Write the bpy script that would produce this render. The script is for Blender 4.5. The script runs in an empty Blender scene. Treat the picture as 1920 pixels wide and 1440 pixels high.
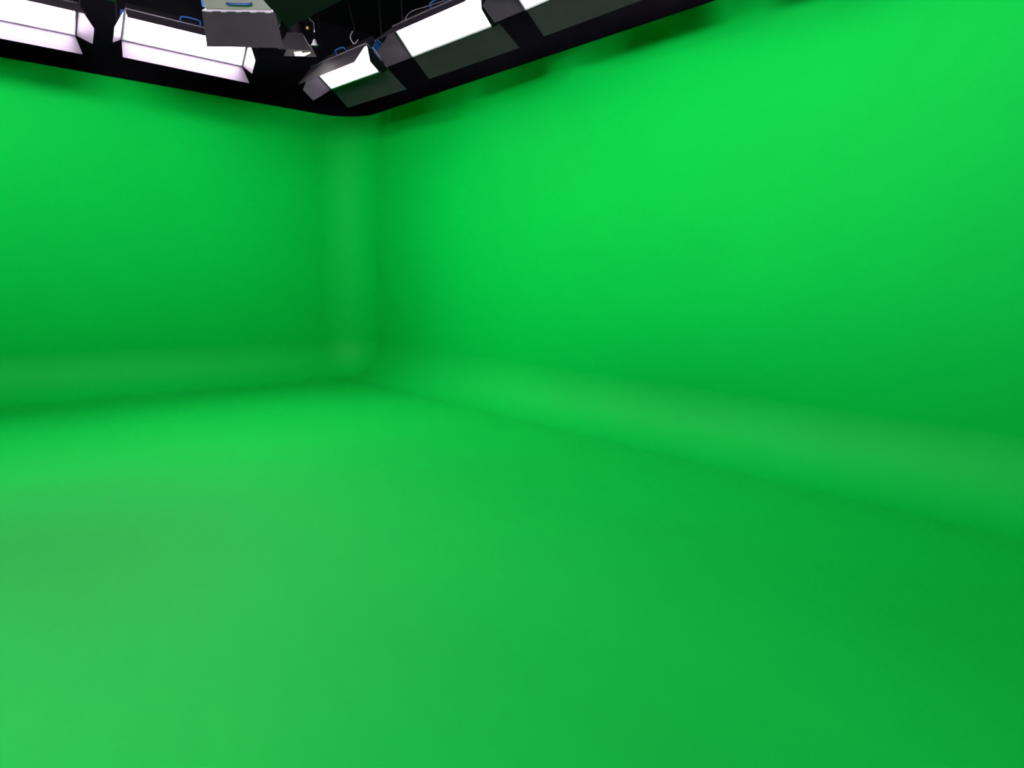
import bpy, bmesh, math, random
from mathutils import Vector, Matrix

C = bpy.context.scene.collection
SC = bpy.context.scene
rad = math.radians

# ------------------------------------------------------------------ camera
F_PX = 1306.85
cam_d = bpy.data.cameras.new('camera')
cam_d.sensor_fit = 'HORIZONTAL'
cam_d.sensor_width = 36.0
cam_d.lens = 36.0 * F_PX / 1920.0
cam_d.clip_start = 0.05
cam = bpy.data.objects.new('camera', cam_d)
C.objects.link(cam)
pitch, roll = 0.14666, 0.015514
fw = Vector((0, math.cos(pitch), -math.sin(pitch)))
up0 = Vector((0, math.sin(pitch), math.cos(pitch)))
rt0 = Vector((1, 0, 0))
rt = math.cos(roll) * rt0 + math.sin(roll) * up0
up = -math.sin(roll) * rt0 + math.cos(roll) * up0
M = Matrix((rt, up, -fw)).transposed().to_4x4()
M.translation = (0, 0, 1.6)
cam.matrix_world = M
SC.camera = cam

# ------------------------------------------------------------------ world, exposure
w = bpy.data.worlds.new('studio_dark')
SC.world = w
w.use_nodes = True
w.node_tree.nodes['Background'].inputs[0].default_value = (0.0, 0.0, 0.0, 1)
w.node_tree.nodes['Background'].inputs[1].default_value = 0.0
vs = SC.view_settings
vs.view_transform = 'Standard'
vs.look = 'None'
vs.gamma = 1.0
vs.use_curve_mapping = False
vs.exposure = 0.0
SC.cycles.max_bounces = 10
SC.cycles.diffuse_bounces = 8
SC.cycles.sample_clamp_indirect = 8.0

# radiance of the lit diffusers, by group
LEVEL = {'left': 62.0, 'right': 13.0, 'back': 130.0, 'spot': 120.0}
PCOL = (1.0, 0.80, 1.08)          # slightly magenta lamp colour

# unseen lamps added over the stage to brighten the walls and floor:
# key, wall, along right wall, along left wall, tilt, door angles (near, far, left, right), radiance
ADDED_WASH = [
    ('r1', 'right', 6.0, 4.3, 4.2, -52, (130, 100, 130, 130), 92.0),
    ('s1', 'right', 5.5, 5.3, 3.72, -88, (88, 120, 130, 130), 90.0),
    ('s2', 'right', 7.7, 5.6, 3.80, -88, (88, 120, 130, 130), 215.0),
    ('s3', 'right', 9.9, 5.3, 3.90, -88, (88, 120, 130, 130), 50.0),
    ('q2', 'right', 9.3, 3.1, 4.3, -84, (88, 110, 120, 120), 45.0),
    ('p1', 'left', 3.7, 4.9, 4.2, -84, (90, 125, 130, 95), 115.0),
    ('t1', 'left', 4.4, 9.2, 3.78, -88, (88, 120, 130, 130), 170.0),
    ('l3', 'left', 4.1, 7.0, 4.25, -42, (130, 100, 130, 130), 135.0),
    ('f1', 'left', 8.6, 8.0, 4.2, 0, (130, 130, 130, 130), 298.0),
    ('f2', 'left', 11.6, 4.0, 4.2, 0, (130, 130, 130, 130), 38.0),
]

# ------------------------------------------------------------------ room frame
YAW = 0.8561022
K = Vector((-2.62891, 11.92286, 0.0))          # foot of the (virtual, sharp) corner
eR = Vector((math.cos(YAW), -math.sin(YAW), 0))   # along the right wall, away from the corner
eL = Vector((-math.sin(YAW), -math.cos(YAW), 0))  # along the left wall, away from the corner
Z = Vector((0, 0, 1))
HW, RH, RV = 4.164, 0.572, 0.642
A_END, B_END = 13.6, 11.0


def loc(a, b, z=0.0):
    return K + eR * a + eL * b + Z * z


# ------------------------------------------------------------------ materials
def mat(name, col, rough=0.5, spec=0.5, metal=0.0, noise=None, bump=None, emit=None, coat=0.0):
    m = bpy.data.materials.new(name)
    m.use_nodes = True
    nt = m.node_tree
    b = nt.nodes['Principled BSDF']
    b.inputs['Base Color'].default_value = (*col, 1)
    b.inputs['Roughness'].default_value = rough
    b.inputs['Specular IOR Level'].default_value = spec
    b.inputs['Metallic'].default_value = metal
    if coat:
        b.inputs['Coat Weight'].default_value = coat
        b.inputs['Coat Roughness'].default_value = rough
    if emit:
        b.inputs['Emission Color'].default_value = (*emit[0], 1)
        b.inputs['Emission Strength'].default_value = emit[1]
    if noise or bump:
        tc = nt.nodes.new('ShaderNodeTexCoord')
    if noise:
        sc_, amt, det = noise
        n = nt.nodes.new('ShaderNodeTexNoise')
        n.inputs['Scale'].default_value = sc_
        n.inputs['Detail'].default_value = det
        nt.links.new(tc.outputs['Object'], n.inputs['Vector'])
        r = nt.nodes.new('ShaderNodeValToRGB')
        r.color_ramp.elements[0].position = 0.3
        r.color_ramp.elements[1].position = 0.7
        r.color_ramp.elements[0].color = (*[c * (1 - amt) for c in col], 1)
        r.color_ramp.elements[1].color = (*[c * (1 + amt) for c in col], 1)
        nt.links.new(n.outputs['Fac'], r.inputs['Fac'])
        nt.links.new(r.outputs['Color'], b.inputs['Base Color'])
    if bump:
        n2 = nt.nodes.new('ShaderNodeTexNoise')
        n2.inputs['Scale'].default_value = bump[0]
        n2.inputs['Detail'].default_value = 4
        nt.links.new(tc.outputs['Object'], n2.inputs['Vector'])
        bp = nt.nodes.new('ShaderNodeBump')
        bp.inputs['Strength'].default_value = bump[1]
        bp.inputs['Distance'].default_value = 0.002
        nt.links.new(n2.outputs['Fac'], bp.inputs['Height'])
        nt.links.new(bp.outputs['Normal'], b.inputs['Normal'])
    return m


GREEN = (0.0, 0.385, 0.031)
m_wall = mat('chroma_paint_wall', GREEN, rough=0.6, spec=0.03, noise=(1.3, 0.01, 3), bump=(140, 0.15))
m_floor = mat('chroma_paint_floor', GREEN, rough=0.60, spec=0.10, noise=(1.1, 0.02, 6), bump=(160, 0.25))
m_cove = mat('chroma_paint_cove', GREEN, rough=0.60, spec=0.08, noise=(1.1, 0.02, 6), bump=(160, 0.25))
m_edge = mat('raw_panel_edge', (0.25, 0.27, 0.25), rough=0.7)
m_black = mat('black_drape', (0.006, 0.006, 0.008), rough=0.9, spec=0.1, noise=(3, 0.3, 3))
m_ceil = mat('black_ceiling', (0.005, 0.005, 0.006), rough=0.9, spec=0.1)
m_dfloor = mat('dark_stage_floor', (0.02, 0.02, 0.02), rough=0.6)
m_door = mat('black_powder_coat', (0.0165, 0.0152, 0.0165), rough=0.6, spec=0.2, noise=(9, 0.12, 4))
m_body = mat('dark_grey_housing', (0.007, 0.0075, 0.0075), rough=0.5, spec=0.4)
m_silver = mat('light_grey_housing', (0.15, 0.175, 0.12), rough=0.5)
m_rim = mat('grey_bezel', (0.42, 0.38, 0.42), rough=0.5)
m_blue = mat('blue_end_cap', (0.004, 0.055, 0.17), rough=0.5)
m_metal = mat('bright_steel', (0.55, 0.55, 0.55), rough=0.3, metal=1.0)
m_pipe = mat('black_steel', (0.004, 0.004, 0.0045), rough=0.7, spec=0.12)
LIT = {}


def lit(level):
    k = round(level, 3)
    if k not in LIT:
        LIT[k] = mat('lit_diffuser', (0.8, 0.8, 0.8), rough=0.6, emit=(PCOL, level))
    return LIT[k]


m_off = mat('unlit_diffuser', (0.75, 0.75, 0.75), rough=0.5)
m_spot = mat('spot_lens_lit', (0.8, 0.8, 0.8), rough=0.2, emit=((1.0, 0.95, 0.85), LEVEL['spot']))
m_board = mat('green_flag_fabric', (0.0, 0.006, 0.0007), rough=0.9, spec=0.1, noise=(30, 0.05, 3))
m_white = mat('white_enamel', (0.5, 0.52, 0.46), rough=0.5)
m_yellow = mat('yellow_plastic', (0.6, 0.40, 0.03), rough=0.5)
m_rod = mat('grey_rod', (0.10, 0.10, 0.10), rough=0.35, spec=0.5)
m_cable = mat('grey_cable', (0.16, 0.16, 0.17), rough=0.5)


# ------------------------------------------------------------------ mesh helpers
def link(name, me, m, parent=None):
    me.materials.append(m)
    o = bpy.data.objects.new(name, me)
    C.objects.link(o)
    if parent is not None:
        o.parent = parent
    return o


def from_bm(name, bm, m, parent=None, smooth=False):
    bmesh.ops.recalc_face_normals(bm, faces=bm.faces)
    me = bpy.data.meshes.new(name)
    bm.to_mesh(me)
    bm.free()
    if smooth:
        for p in me.polygons:
            p.use_smooth = True
    return link(name, me, m, parent)


def add_box(bm, c, x, y, z, sx, sy, sz, bev=0.0):
    """box centred at c with unit axes x,y,z and full sizes"""
    b2 = bmesh.new()
    bmesh.ops.create_cube(b2, size=1.0)
    if bev:
        for v in b2.verts:
            v.co = Vector((v.co.x * sx, v.co.y * sy, v.co.z * sz))
        bmesh.ops.bevel(b2, geom=list(b2.edges), offset=bev, segments=2, affect='EDGES', profile=0.5)
    else:
        for v in b2.verts:
            v.co = Vector((v.co.x * sx, v.co.y * sy, v.co.z * sz))
    R = Matrix((x, y, z)).transposed()
    vm = {}
    for v in b2.verts:
        vm[v] = bm.verts.new(Vector(c) + R @ v.co)
    for f in b2.faces:
        bm.faces.new([vm[v] for v in f.verts])
    b2.free()


def add_tube(bm, pts, r, n=10):
    pts = [Vector(p) for p in pts]
    rings = []
    prev = None
    for i, p in enumerate(pts):
        t = (pts[min(i + 1, len(pts) - 1)] - pts[max(i - 1, 0)]).normalized()
        a = prev if prev is not None else (Vector((0, 0, 1)) if abs(t.z) < 0.9 else Vector((1, 0, 0)))
        s = (a - a.dot(t) * t).normalized()
        prev = s
        q = t.cross(s)
        rings.append([bm.verts.new(p + r * (math.cos(k * 2 * math.pi / n) * s + math.sin(k * 2 * math.pi / n) * q)) for k in range(n)])
    for i in range(len(rings) - 1):
        for k in range(n):
            bm.faces.new([rings[i][k], rings[i][(k + 1) % n], rings[i + 1][(k + 1) % n], rings[i + 1][k]])
    bm.faces.new(rings[0][::-1])
    bm.faces.new(rings[-1])


def add_lathe(bm, c, ax, prof, n=24, caps=True):
    """prof: list of (radius, distance along ax)"""
    ax = Vector(ax).normalized()
    a = Vector((0, 0, 1)) if abs(ax.z) < 0.9 else Vector((1, 0, 0))
    s = (a - a.dot(ax) * ax).normalized()
    q = ax.cross(s)
    rings = []
    for r, h in prof:
        rings.append([bm.verts.new(Vector(c) + ax * h + r * (math.cos(k * 2 * math.pi / n) * s + math.sin(k * 2 * math.pi / n) * q)) for k in range(n)])
    for i in range(len(rings) - 1):
        for k in range(n):
            bm.faces.new([rings[i][k], rings[i][(k + 1) % n], rings[i + 1][(k + 1) % n], rings[i + 1][k]])
    if caps:
        bm.faces.new(rings[0][::-1])
        bm.faces.new(rings[-1])


def add_plate(bm, pts, nrm, th):
    """solid polygonal plate"""
    nrm = Vector(nrm).normalized()
    lo = [bm.verts.new(Vector(p) - nrm * th / 2) for p in pts]
    hi = [bm.verts.new(Vector(p) + nrm * th / 2) for p in pts]
    bm.faces.new(lo[::-1])
    bm.faces.new(hi)
    k = len(pts)
    for i in range(k):
        bm.faces.new([lo[i], lo[(i + 1) % k], hi[(i + 1) % k], hi[i]])


def smooth_curve(pts, n=8):
    """Catmull-Rom through pts"""
    P = [Vector(p) for p in pts]
    P = [2 * P[0] - P[1]] + P + [2 * P[-1] - P[-2]]
    out = []
    for i in range(1, len(P) - 2):
        for k in range(n):
            t = k / n
            out.append(0.5 * ((2 * P[i]) + (P[i + 1] - P[i - 1]) * t + (2 * P[i - 1] - 5 * P[i] + 4 * P[i + 1] - P[i + 2]) * t * t
                              + (3 * P[i] - P[i - 1] - 3 * P[i + 1] + P[i + 2]) * t ** 3))
    out.append(P[-2])
    return out


def struct(o):
    o['kind'] = 'structure'
    return o


def thing(name, label, cat, at, group=None):
    o = bpy.data.objects.new(name, None)
    o.empty_display_size = 0.1
    C.objects.link(o)
    o.location = at
    o['label'] = label
    o['category'] = cat
    if group:
        o['group'] = group
    return o


def keep(o, parent):
    """parent a world-space mesh to an unrotated Empty (and any parent above it) without moving it"""
    o.parent = parent
    off = Vector((0, 0, 0))
    p = parent
    while p is not None:
        off += Vector(p.location)
        p = p.parent
    for v in o.data.vertices:
        v.co -= off
    return o


# ------------------------------------------------------------------ the green cyclorama and the black room
def quad_sheet(name, p0, p1, p2, p3, back, th, m):
    """flat slab whose visible face is p0..p3"""
    bm = bmesh.new()
    f = [bm.verts.new(p) for p in (p0, p1, p2, p3)]
    g = [bm.verts.new(Vector(p) + Vector(back) * th) for p in (p0, p1, p2, p3)]
    bm.faces.new(f)
    bm.faces.new(g[::-1])
    for i in range(4):
        bm.faces.new([f[i], g[i], g[(i + 1) % 4], f[(i + 1) % 4]])
    return struct(from_bm(name, bm, m))


quad_sheet('wall_right', loc(RV, 0, RH), loc(A_END, 0, RH), loc(A_END, 0, HW), loc(RV, 0, HW), -eL, 0.06, m_wall)
quad_sheet('wall_left', loc(0, RV, RH), loc(0, B_END, RH), loc(0, B_END, HW), loc(0, RV, HW), -eR, 0.06, m_wall)
# floor: flat, with the small rounded bit of the corner
bm = bmesh.new()
r0 = RV - RH
pts = [loc(A_END, RH), loc(A_END, B_END), loc(RH, B_END)]
arc = []
for i in range(13):
    t = math.radians(90) * i / 12
    arc.append(loc(RV - r0 * math.cos(t), RV - r0 * math.sin(t)))
pts = [loc(A_END, RH), loc(A_END, B_END), loc(RH, B_END)] + arc
top = [bm.verts.new(p) for p in pts]
bot = [bm.verts.new(p - Z * 0.1) for p in pts]
bm.faces.new(top)
bm.faces.new(bot[::-1])
for i in range(len(pts)):
    bm.faces.new([top[i], bot[i], bot[(i + 1) % len(pts)], top[(i + 1) % len(pts)]])
struct(from_bm('floor', bm, m_floor))

NS = 40


def cove_prof():
    """(distance from wall, height, normal away from wall, normal up), from the wall plane down to the floor"""
    return [(RH - RH * math.cos(t), RH - RH * math.sin(t), math.cos(t), math.sin(t)) for t in [math.radians(90) * i / NS for i in range(NS + 1)]]


def curved_sheet(name, rows, m, th=0.03):
    """rows of (point, normal): a smooth sheet with an offset back sheet and closed rims"""
    nr, nc = len(rows), len(rows[0])
    verts, faces, nrm = [], [], []
    for r in rows:
        for p, n in r:
            verts.append(tuple(p))
            nrm.append(tuple(n))
    for i in range(nr - 1):
        for k in range(nc - 1):
            q = [i * nc + k, i * nc + k + 1, (i + 1) * nc + k + 1, (i + 1) * nc + k]
            p0, p1, p2 = (Vector(verts[q[j]]) for j in (0, 1, 2))
            if (p1 - p0).cross(p2 - p0).dot(Vector(nrm[q[0]]) + Vector(nrm[q[2]])) < 0:
                q.reverse()
            faces.append(q)
    nf = len(verts)
    off = nf
    for r in rows:
        for p, n in r:
            verts.append(tuple(Vector(p) - Vector(n) * th))
            nrm.append(tuple(-Vector(n)))
    faces += [[v + off for v in reversed(f)] for f in faces]
    me = bpy.data.meshes.new(name)
    me.from_pydata(verts, [], faces)
    for p in me.polygons:
        p.use_smooth = True
    me.normals_split_custom_set_from_vertices(nrm)
    return struct(link(name, me, m))


curved_sheet('trim_1', [[(loc(a, d, h), eL * nd + Z * nh) for a in (RV, 3, 6, 9, A_END)] for d, h, nd, nh in cove_prof()], m_cove)
curved_sheet('trim_2', [[(loc(d, b, h), eR * nd + Z * nh) for b in (RV, 3, 6, 9, B_END)] for d, h, nd, nh in cove_prof()], m_cove)
vert_arc = [math.radians(90) * i / NS for i in range(NS + 1)]


def out(t):
    return eR * math.cos(t) + eL * math.sin(t)


curved_sheet('trim_3', [[(loc(RV, RV, z) - out(t) * RV, out(t)) for t in vert_arc] for z in (RH, 1.5, 2.5, 3.3, HW)], m_wall)
curved_sheet('trim_4', [[(loc(RV, RV, h) - out(t) * (RV - d), out(t) * nd + Z * nh) for t in vert_arc] for d, h, nd, nh in cove_prof()], m_cove)

# black room around the cyclorama
RZ = 6.0
quad_sheet('wall_north', loc(-1.2, -1.2, -0.1), loc(15.5, -1.2, -0.1), loc(15.5, -1.2, RZ), loc(-1.2, -1.2, RZ), -eL, 0.1, m_black)
quad_sheet('wall_west', loc(-1.2, -1.2, -0.1), loc(-1.2, 13, -0.1), loc(-1.2, 13, RZ), loc(-1.2, -1.2, RZ), -eR, 0.1, m_black)
quad_sheet('wall_south', loc(-1.2, 13, -0.1), loc(15.5, 13, -0.1), loc(15.5, 13, RZ), loc(-1.2, 13, RZ), eL, 0.1, m_black)
quad_sheet('wall_east', loc(15.5, -1.2, -0.1), loc(15.5, 13, -0.1), loc(15.5, 13, RZ), loc(15.5, -1.2, RZ), eR, 0.1, m_black)
quad_sheet('ceiling', loc(-1.2, -1.2, RZ), loc(15.5, -1.2, RZ), loc(15.5, 13, RZ), loc(-1.2, 13, RZ), Z, 0.1, m_ceil)
quad_sheet('floor_surround', loc(-1.2, -1.2, -0.1), loc(15.5, -1.2, -0.1), loc(15.5, 13, -0.1), loc(-1.2, 13, -0.1), -Z, 0.1, m_dfloor)


# ------------------------------------------------------------------ rigging pipes
PIPE_Z = 5.20


def pipe(p0, p1, label, group='black rigging pipes under the ceiling'):
    p0, p1 = Vector(p0), Vector(p1)
    mid = (p0 + p1) / 2
    t = thing('rigging_pipe', label, 'pipe', mid, group)
    bm = bmesh.new()
    add_tube(bm, [p0, p1], 0.025, 14)
    keep(from_bm('pipe', bm, m_pipe, smooth=True), t)
    n = max(2, int((p1 - p0).length / 2.4) + 1)
    for i in range(n):
        q = p0.lerp(p1, (i + 0.3) / (n - 0.4))
        bm = bmesh.new()
        add_tube(bm, [q, q + Z * (RZ - q.z)], 0.008, 8)
        keep(from_bm('hanger_rod', bm, m_pipe, smooth=True), t)
    return t


PIPE_R = (1.42, PIPE_Z)
pipe(loc(0.9, 1.42, PIPE_Z), loc(11.2, 1.42, PIPE_Z), 'black pipe above the lamp row along the right green wall')
pipe(loc(1.50, 1.9, PIPE_Z), loc(1.50, 10.6, PIPE_Z), 'black pipe above the lamp row along the left green wall')
pipe(loc(3.50, 1.9, PIPE_Z), loc(3.50, 10.0, PIPE_Z), 'black pipe above the dark panel light hanging seen from behind')
pipe(loc(2.05, 1.60, PIPE_Z), loc(2.05, 5.2, PIPE_Z), 'black pipe above the small spotlight near the corner')


# ------------------------------------------------------------------ soft panel lights with barn doors
def frame_axes(al, t, rl=0.0):
    u = Vector((math.cos(al), math.sin(al), 0))
    s = Vector((-math.sin(al), math.cos(al), 0))
    v = math.cos(t) * s - math.sin(t) * Z
    n = v.cross(u)
    if rl:
        u = math.cos(rl) * u + math.sin(rl) * n
        n = v.cross(u)
    return u, v, n


def soft_panel(ctr, al, tilt, rl, L, W, D1, D2, th, label, group=None, level=0.0, body=None, pipe_pt=None, handle=True,
                 far_skew=0.0, rod=True, ends_loop=False):
    """th: opening angles of the near, far, left, right doors (0 = shut over the face, 180 = flat out)"""
    ctr = Vector(ctr)
    u, v, n = frame_axes(al, tilt, rl)
    t = thing('soft_panel_light', label, 'studio light', ctr, group)
    body = body or m_body
    dep = 0.15
    # housing behind the face
    bm = bmesh.new()
    add_box(bm, ctr - n * (dep / 2 + 0.012), u, v, n, L - 0.05, W - 0.012, dep, 0.012)
    for i in range(15):                                   # cooling fins on the back
        add_box(bm, ctr - n * (dep + 0.028) + u * ((i - 7) * (L - 0.2) / 15), u, v, n, 0.006, W * 0.7, 0.035)
    keep(from_bm('housing', bm, body), t)
    # bezel frame
    bm = bmesh.new()
    rim = 0.018
    add_box(bm, ctr - v * (W / 2 - rim / 2), u, v, n, L, rim, 0.026, 0.003)
    add_box(bm, ctr + v * (W / 2 - rim / 2), u, v, n, L, rim, 0.026, 0.003)
    add_box(bm, ctr - u * (L / 2 - rim / 2), u, v, n, rim, W - 2 * rim, 0.026, 0.003)
    add_box(bm, ctr + u * (L / 2 - rim / 2), u, v, n, rim, W - 2 * rim, 0.026, 0.003)
    keep(from_bm('bezel', bm, m_rim), t)
    # diffuser with rounded corners
    l2, w2, r = L / 2 - rim, W / 2 - rim, 0.018
    pts = []
    for cx, cy, a0 in ((l2 - r, w2 - r, 0), (-l2 + r, w2 - r, 90), (-l2 + r, -w2 + r, 180), (l2 - r, -w2 + r, 270)):
        for k in range(5):
            a = rad(a0 + 90 * k / 4)
            pts.append(ctr - n * 0.006 + u * (cx + r * math.cos(a)) + v * (cy + r * math.sin(a)))
    bm = bmesh.new()
    add_plate(bm, pts, n, 0.008)
    keep(from_bm('diffuser', bm, lit(level) if level > 0 else m_off), t)
    # blue end caps
    for s in (-1, 1):
        bm = bmesh.new()
        cc = ctr + u * s * (L / 2 + 0.006) - n * 0.075
        add_box(bm, cc, u, v, n, 0.034, W * 0.62, 0.10, 0.010)
        if ends_loop:
          add_tube(bm, smooth_curve([cc + v * -W * 0.36 + u * s * 0.015 - n * 0.02, cc - v * W * 0.36 + u * s * 0.06 - n * 0.03,
                                   cc - v * W * 0.08 + u * s * 0.07 - n * 0.03, cc + u * s * 0.015 - n * 0.02]), 0.008, 8)
        keep(from_bm('end_cap', bm, m_blue), t)
    # blue handle on the near side
    if handle:
        bm = bmesh.new()
        h0 = ctr - v * (W / 2 - 0.008) - n * 0.07 + u * 0.02
        add_tube(bm, smooth_curve([h0 - u * 0.11, h0 - u * 0.10 - v * 0.045, h0 - v * 0.055, h0 + u * 0.10 - v * 0.045, h0 + u * 0.11], 6), 0.011, 8)
        keep(from_bm('handle', bm, m_blue, smooth=True), t)
    # corner clips
    # doors
    PT = 0.0035
    thr = [rad(x) for x in th]

    def door(pts_, nrm, hinge_a, hinge_b, marks):
        bm_ = bmesh.new()
        add_plate(bm_, pts_, nrm, PT)
        d = keep(from_bm('barn_door', bm_, m_door), t)
        # rolled edge on the free side
        ax = (hinge_b - hinge_a)
        ln = ax.length
        ax.normalize()
        y = Vector(nrm).normalized()
        z = ax.cross(y)
        k = 5 if ln > 0.5 else 2
        for i in range(k):
            hb = bmesh.new()
            add_box(hb, hinge_a + ax * ln * (i + 0.5) / k, ax, y, z, ln / k * (0.42 if ln > 0.5 else 0.25), 0.012, 0.012, 0.002)
            keep(from_bm('hinge', hb, m_body if rod else m_metal), d)
        if marks is not None:
            lb = bmesh.new()
            add_box(lb, marks[0], marks[1], y, marks[1].cross(y), 0.035, 0.009, 0.006)
            keep(from_bm('latch', lb, m_metal), d)
        return d

    fl = 0.028
    # near
    h0, h1 = ctr - u * L / 2 - v * (W / 2 + .004), ctr + u * L / 2 - v * (W / 2 + .004)
    wv = math.cos(thr[0]) * v + math.sin(thr[0]) * n
    ny = u.cross(wv)
    nd = door([h0, h1, h1 + wv * D1 + u * fl, h0 + wv * D1 - u * fl], ny, h0, h1, None)
    if rod:
        bm = bmesh.new()
        add_tube(bm, [h0 - v * 0.006, h1 - v * 0.006], 0.007, 10)
        keep(from_bm('hinge_rod', bm, m_rod, smooth=True), nd)
    # far
    h0, h1 = ctr - u * L / 2 + v * (W / 2 + .004), ctr + u * L / 2 + v * (W / 2 + .004)
    wv = -math.cos(thr[1]) * v + math.sin(thr[1]) * n
    ny = u.cross(wv)
    door([h0, h1, h1 + wv * D1 + u * (fl + far_skew), h0 + wv * D1 - u * (fl - far_skew)], ny, h0, h1, None)
    # ends: chamfered
    for s, tt in ((-1, thr[2]), (1, thr[3])):
        hc = ctr + u * s * (L / 2 + .004)
        wv = -s * math.cos(tt) * u + math.sin(tt) * n
        ny = v.cross(wv)
        hw_ = W / 2
        door([hc - v * hw_, hc + v * hw_, hc + v * hw_ * 0.97 + wv * 0.02, hc + v * hw_ * 0.5 + wv * D2, hc - v * hw_ * 0.5 + wv * D2,
              hc - v * hw_ * 0.97 + wv * 0.02], ny, hc - v * hw_, hc + v * hw_, (hc + v * hw_ * 0.42 + wv * (D2 - .03) - ny * 0.005 * s, wv))
    # yoke and clamp
    pp = Vector(pipe_pt) if pipe_pt is not None else Vector((ctr.x, ctr.y, PIPE_Z))
    back = ctr - n * 0.075
    topc = Vector((pp.x, pp.y, PIPE_Z - 0.16))
    hu = Vector((u.x, u.y, 0)).normalized()
    bm = bmesh.new()
    e0, e1 = back - u * (L / 2 + 0.05), back + u * (L / 2 + 0.05)
    t0, t1 = topc - hu * (L / 2 + 0.04), topc + hu * (L / 2 + 0.04)
    add_tube(bm, [e0 + u * 0.04, e0, t0, t1, e1, e1 - u * 0.04], 0.012, 8)
    keep(from_bm('yoke', bm, m_pipe), t)
    bm = bmesh.new()
    add_tube(bm, [topc, topc + Z * 0.10], 0.012, 8)
    add_box(bm, topc + Z * 0.112, hu, Z.cross(hu), Z, 0.05, 0.07, 0.045, 0.006)
    keep(from_bm('pipe_clamp', bm, m_pipe), t)
    return t, (u, v, n)


def wl(a, b, z):
    return loc(a, b, z)


ALR = -YAW
ALL = math.pi / 2 - YAW
L1, W1, DL, DS = 1.34, 0.36, 0.302, 0.296
GR = 'soft panel lights along the right wall'
GL = 'soft panel lights along the left wall'
soft_panel(loc(2.421, 1.407, 4.195), ALR + rad(2.6), rad(36.9), rad(0.5), L1, W1, DL, DS, (89, 178, 100, 127),
           'lit panel light closest to the corner, blue handle above its grey raised door', GR, pipe_pt=loc(2.421, 1.42, 0), far_skew=0.02, level=LEVEL['right'], ends_loop=True)
middle_light, _ = soft_panel(loc(4.468, 1.400, 4.191), ALR + rad(4.1), rad(42.7), rad(-2.9), L1, W1, DL, DS, (97, 188, 122, 116),
           'lit panel light in the middle of the right row with thin cable looped above it', GR, pipe_pt=loc(4.468, 1.42, 0), level=LEVEL['right'], ends_loop=True)
soft_panel(loc(6.287, 1.436, 4.179), ALR + rad(-0.3), rad(38.8), 0.0, L1, W1, DL, DS, (97, 186, 135, 116),
           'lit panel light cut by the top edge of the photo, above the right wall', GR, pipe_pt=loc(6.287, 1.42, 0), level=LEVEL['right'], ends_loop=True)
soft_panel(loc(1.587, 3.054, 4.362), ALL + rad(-1.0), rad(45.3), rad(1.7), L1, W1, DL, DS, (102, 97, 116, 96),
           'lit panel light over the left wall partly hidden by the panel light seen from behind', GL, pipe_pt=loc(1.50, 3.054, 0), level=LEVEL['left'])
soft_panel(loc(1.389, 4.819, 4.368), ALL, rad(45.2), 0.0, L1, W1, DL, DS, (102, 97, 116, 113),
           'lit panel light in the top left corner of the photo, cut by its left edge', GL, pipe_pt=loc(1.50, 4.819, 0), level=LEVEL['left'])
# the rows run on beyond the photograph
for a in (8.15, 10.0):
    soft_panel(loc(a, 1.41, 4.18), ALR, rad(40), 0.0, L1, W1, DL, DS, (97, 186, 122, 116),
               'lit panel light further along the right row, outside the photo', GR, pipe_pt=loc(a, 1.42, 0), level=LEVEL['right'], ends_loop=True)
for b in (6.6,):
    soft_panel(loc(1.45, b, 4.36), ALL, rad(45), 0.0, L1, W1, DL, DS, (102, 97, 116, 100),
               'lit panel light further along the left row, outside the photo', GL, pipe_pt=loc(1.50, b, 0), level=LEVEL['left'])
# smaller unlit-looking panel seen from behind
soft_panel((-2.666, 7.262, 4.192), 0.0, rad(-28.5), 0.0, 0.70, 0.36, 0.31, 0.20, (92, 165, 66, 66),
           'pale grey panel light with blue corners seen from behind its big dark door', None, body=m_silver,
           pipe_pt=loc(3.50, 3.077, 0), level=LEVEL['back'], rod=False)

# added fill panels, out of view, that lift wall and floor brightness
GW = 'added fill panel lights over the middle of the stage'
for key, side, a, b, hz, tl, drs, lv in ADDED_WASH:
    if lv <= 0:
        continue
    soft_panel(loc(a, b, hz), ALR if side == 'right' else ALL, rad(tl), 0.0, L1, W1, DL, DS, drs,
               ('added fill panel light over the stage turned to the %s green wall, outside the photo' % side) if tl else
               'added fill panel light over the stage facing straight down, outside the photo', GW,
               pipe_pt=loc(a, b, 0), level=lv)


# ------------------------------------------------------------------ green flag panel hanging near the camera
ga = Vector((0.70556, -0.70865, 0)).normalized()
gb = Vector((-0.55952, -0.55707, 0.61369)).normalized()
gc = Vector((-1.236, 4.0, 2.937))
g = thing('green_panel', 'dark green fabric panel with one corner pointing down into the picture at the top', 'panel', gc)
gn = ga.cross(gb).normalized()
q = [gc, gc + ga * 0.95, gc + ga * 0.95 + gb * 0.65, gc + gb * 0.65]
bm = bmesh.new()
add_plate(bm, q, gn, 0.012)
keep(from_bm('fabric', bm, m_board), g)
bm = bmesh.new()
lift = gn * 0.012 if gn.z > 0 else -gn * 0.012
add_tube(bm, [p.lerp(sum(q, Vector()) / 4, 0.03) + lift for p in q + q[:1]], 0.008, 8)
keep(from_bm('wire_frame', bm, m_pipe), g)
for p in (q[2], q[3]):
    p2 = p.lerp(sum(q, Vector()) / 4, 0.03) + lift
    bm = bmesh.new()
    add_tube(bm, [p2, Vector((p2.x, p2.y, RZ))], 0.002, 6)
    keep(from_bm('hanging_wire', bm, m_pipe), g)

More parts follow.
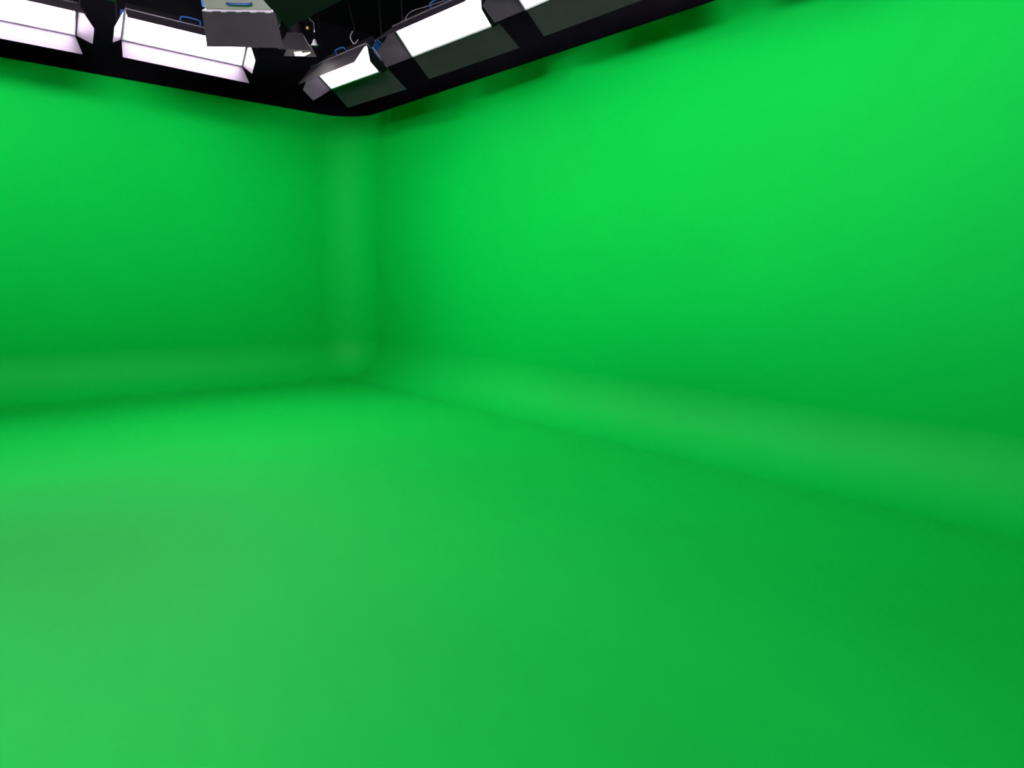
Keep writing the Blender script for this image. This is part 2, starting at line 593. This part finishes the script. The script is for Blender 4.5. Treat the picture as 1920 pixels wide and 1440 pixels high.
# ------------------------------------------------------------------ small spotlight with flared doors
sc_ = Vector((-2.715, 9.10, 4.555))
u, v, n = frame_axes(rad(2), rad(-8))
sp = thing('spotlight', 'small black spotlight with flared doors hanging over the far corner', 'studio light', sc_)
bm = bmesh.new()
add_lathe(bm, sc_, -n, [(0.085, 0.0), (0.09, 0.01), (0.09, 0.11), (0.075, 0.13), (0.075, 0.20), (0.05, 0.235), (0.012, 0.245)], 28)
for i in range(4):
    add_lathe(bm, sc_ - n * (0.135 + i * 0.015), -n, [(0.084, 0), (0.084, 0.005)], 28)
keep(from_bm('lamp_housing', bm, m_pipe, smooth=False), sp)
bm = bmesh.new()
add_lathe(bm, sc_ + n * 0.003, n, [(0.066, -0.002), (0.066, 0.0), (0.05, 0.010), (0.025, 0.016), (0.006, 0.018)], 24)
keep(from_bm('lens', bm, m_spot, smooth=True), sp)
bm = bmesh.new()
add_box(bm, sc_ + n * 0.001 - v * 0.088, u, v, n, 0.19, 0.014, 0.008)
add_box(bm, sc_ + n * 0.001 + v * 0.088, u, v, n, 0.19, 0.014, 0.008)
add_box(bm, sc_ + n * 0.001 - u * 0.088, u, v, n, 0.014, 0.162, 0.008)
add_box(bm, sc_ + n * 0.001 + u * 0.088, u, v, n, 0.014, 0.162, 0.008)
keep(from_bm('door_frame', bm, m_body), sp)


def flare(hc, ax, wv, hw, fw_, d_):
    bm_ = bmesh.new()
    add_plate(bm_, [hc - ax * hw, hc + ax * hw, hc + ax * fw_ + wv * d_, hc - ax * fw_ + wv * d_], ax.cross(wv), 0.002)
    return keep(from_bm('barn_door', bm_, m_door), sp)


t = rad(106)
flare(sc_ - v * 0.096, u, math.cos(t) * v + math.sin(t) * n, 0.092, 0.20, 0.20)
t = rad(96)
wv = -math.cos(t) * v + math.sin(t) * n
fd = flare(sc_ + v * 0.096, u, wv, 0.092, 0.205, 0.228)
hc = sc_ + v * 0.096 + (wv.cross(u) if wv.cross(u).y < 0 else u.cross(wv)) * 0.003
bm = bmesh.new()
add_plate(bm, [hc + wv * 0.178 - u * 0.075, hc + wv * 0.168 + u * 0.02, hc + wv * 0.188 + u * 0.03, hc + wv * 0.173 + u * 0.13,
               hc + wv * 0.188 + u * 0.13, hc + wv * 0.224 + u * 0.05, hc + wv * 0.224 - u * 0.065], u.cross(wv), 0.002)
ws = keep(from_bm('painted_hot_patch', bm, m_white), fd)  # white plate imitating the hot patch of lamp light on the door
t = rad(118)
flare(sc_ - u * 0.096, v, math.cos(t) * u + math.sin(t) * n, 0.085, 0.06, 0.12)
flare(sc_ + u * 0.096, v, -math.cos(t) * u + math.sin(t) * n, 0.085, 0.06, 0.12)
top = Vector((sc_.x, sc_.y, PIPE_Z)) - n * 0.1
top.z = PIPE_Z
bm = bmesh.new()
bk = sc_ - n * 0.08
ttop = Vector((bk.x, bk.y, bk.z + 0.26))
add_tube(bm, [bk - u * 0.10, bk - u * 0.115, ttop - u * 0.115, ttop + u * 0.115, bk + u * 0.115, bk + u * 0.10], 0.008, 8)
add_tube(bm, [ttop, Vector((ttop.x, ttop.y, PIPE_Z - 0.06))], 0.010, 8)
keep(from_bm('yoke', bm, m_pipe), sp)
bm = bmesh.new()
add_lathe(bm, bk + u * 0.125, u, [(0.016, 0), (0.018, 0.004), (0.018, 0.022), (0.012, 0.028)], 14)
keep(from_bm('tilt_knob', bm, m_yellow), sp)
bm = bmesh.new()
add_box(bm, Vector((ttop.x, ttop.y, PIPE_Z - 0.045)), u, v, Z, 0.05, 0.06, 0.034, 0.005)
keep(from_bm('pipe_clamp', bm, m_pipe), sp)

# ------------------------------------------------------------------ white cone hanging beside the spotlight
cc = Vector((-2.413, 8.8, 4.345))
wt = thing('hanging_cone', 'small white cone hanging on a wire just right of the small spotlight', 'pendant', cc)
bm = bmesh.new()
add_lathe(bm, cc, Z, [(0.044, 0.0), (0.040, 0.006), (0.030, 0.014), (0.024, 0.040), (0.012, 0.062), (0.005, 0.068)], 24)
keep(from_bm('cone', bm, m_white, smooth=True), wt)
bm = bmesh.new()
add_tube(bm, [cc + Z * 0.066, cc + Z * 0.14], 0.003, 8)
keep(from_bm('stem', bm, m_pipe), wt)
bm = bmesh.new()
add_lathe(bm, cc + Z * 0.14, Z, [(0.004, 0), (0.008, 0.004), (0.008, 0.05), (0.004, 0.056)], 12)
keep(from_bm('shiny_fitting', bm, m_metal, smooth=True), wt)
bm = bmesh.new()
add_tube(bm, smooth_curve([cc + Z * 0.19, cc + Z * 0.25 + Vector((-0.01, 0, 0)), cc + Z * 0.33 + Vector((-0.07, 0, 0)), cc + Z * 0.60 + Vector((-0.05, 0, 0)),
                           Vector((cc.x, cc.y, RZ))]), 0.003, 6)
keep(from_bm('wire', bm, m_cable), wt)

# ------------------------------------------------------------------ loose cables
ch = thing('hanging_cable', 'cable end bent into a pale hook above the corner panel light', 'cable', (-1.84, 8.3, 4.21))
bm = bmesh.new()
add_tube(bm, smooth_curve([Vector((-1.95, 8.3, RZ)), Vector((-1.93, 8.3, 4.9)), Vector((-1.83, 8.3, 4.40)), Vector((-1.848, 8.3, 4.339))], 8), 0.005, 8)
keep(from_bm('cord', bm, m_pipe, smooth=True), ch)
bm = bmesh.new()
add_tube(bm, smooth_curve([Vector((-1.848, 8.3, 4.339)), Vector((-1.873, 8.3, 4.277)), Vector((-1.832, 8.3, 4.209)), Vector((-1.784, 8.3, 4.255))], 10), 0.006, 8)
keep(from_bm('hook', bm, m_cable, smooth=True), ch)
bm = bmesh.new()
hb = loc(4.468, 1.40, 4.191)
add_tube(bm, smooth_curve([Vector((-1.135, 7.5, 4.190)), Vector((-1.113, 7.5, 4.240)), Vector((-1.053, 7.5, 4.281)), Vector((-0.919, 7.5, 4.323)),
                           Vector((-0.731, 7.5, 4.386)), Vector((-0.55, 7.5, 4.46)), loc(4.9, 1.50, PIPE_Z - 0.03)], 10), 0.004, 8)
keep(from_bm('power_cable', bm, m_cable, smooth=True), middle_light)
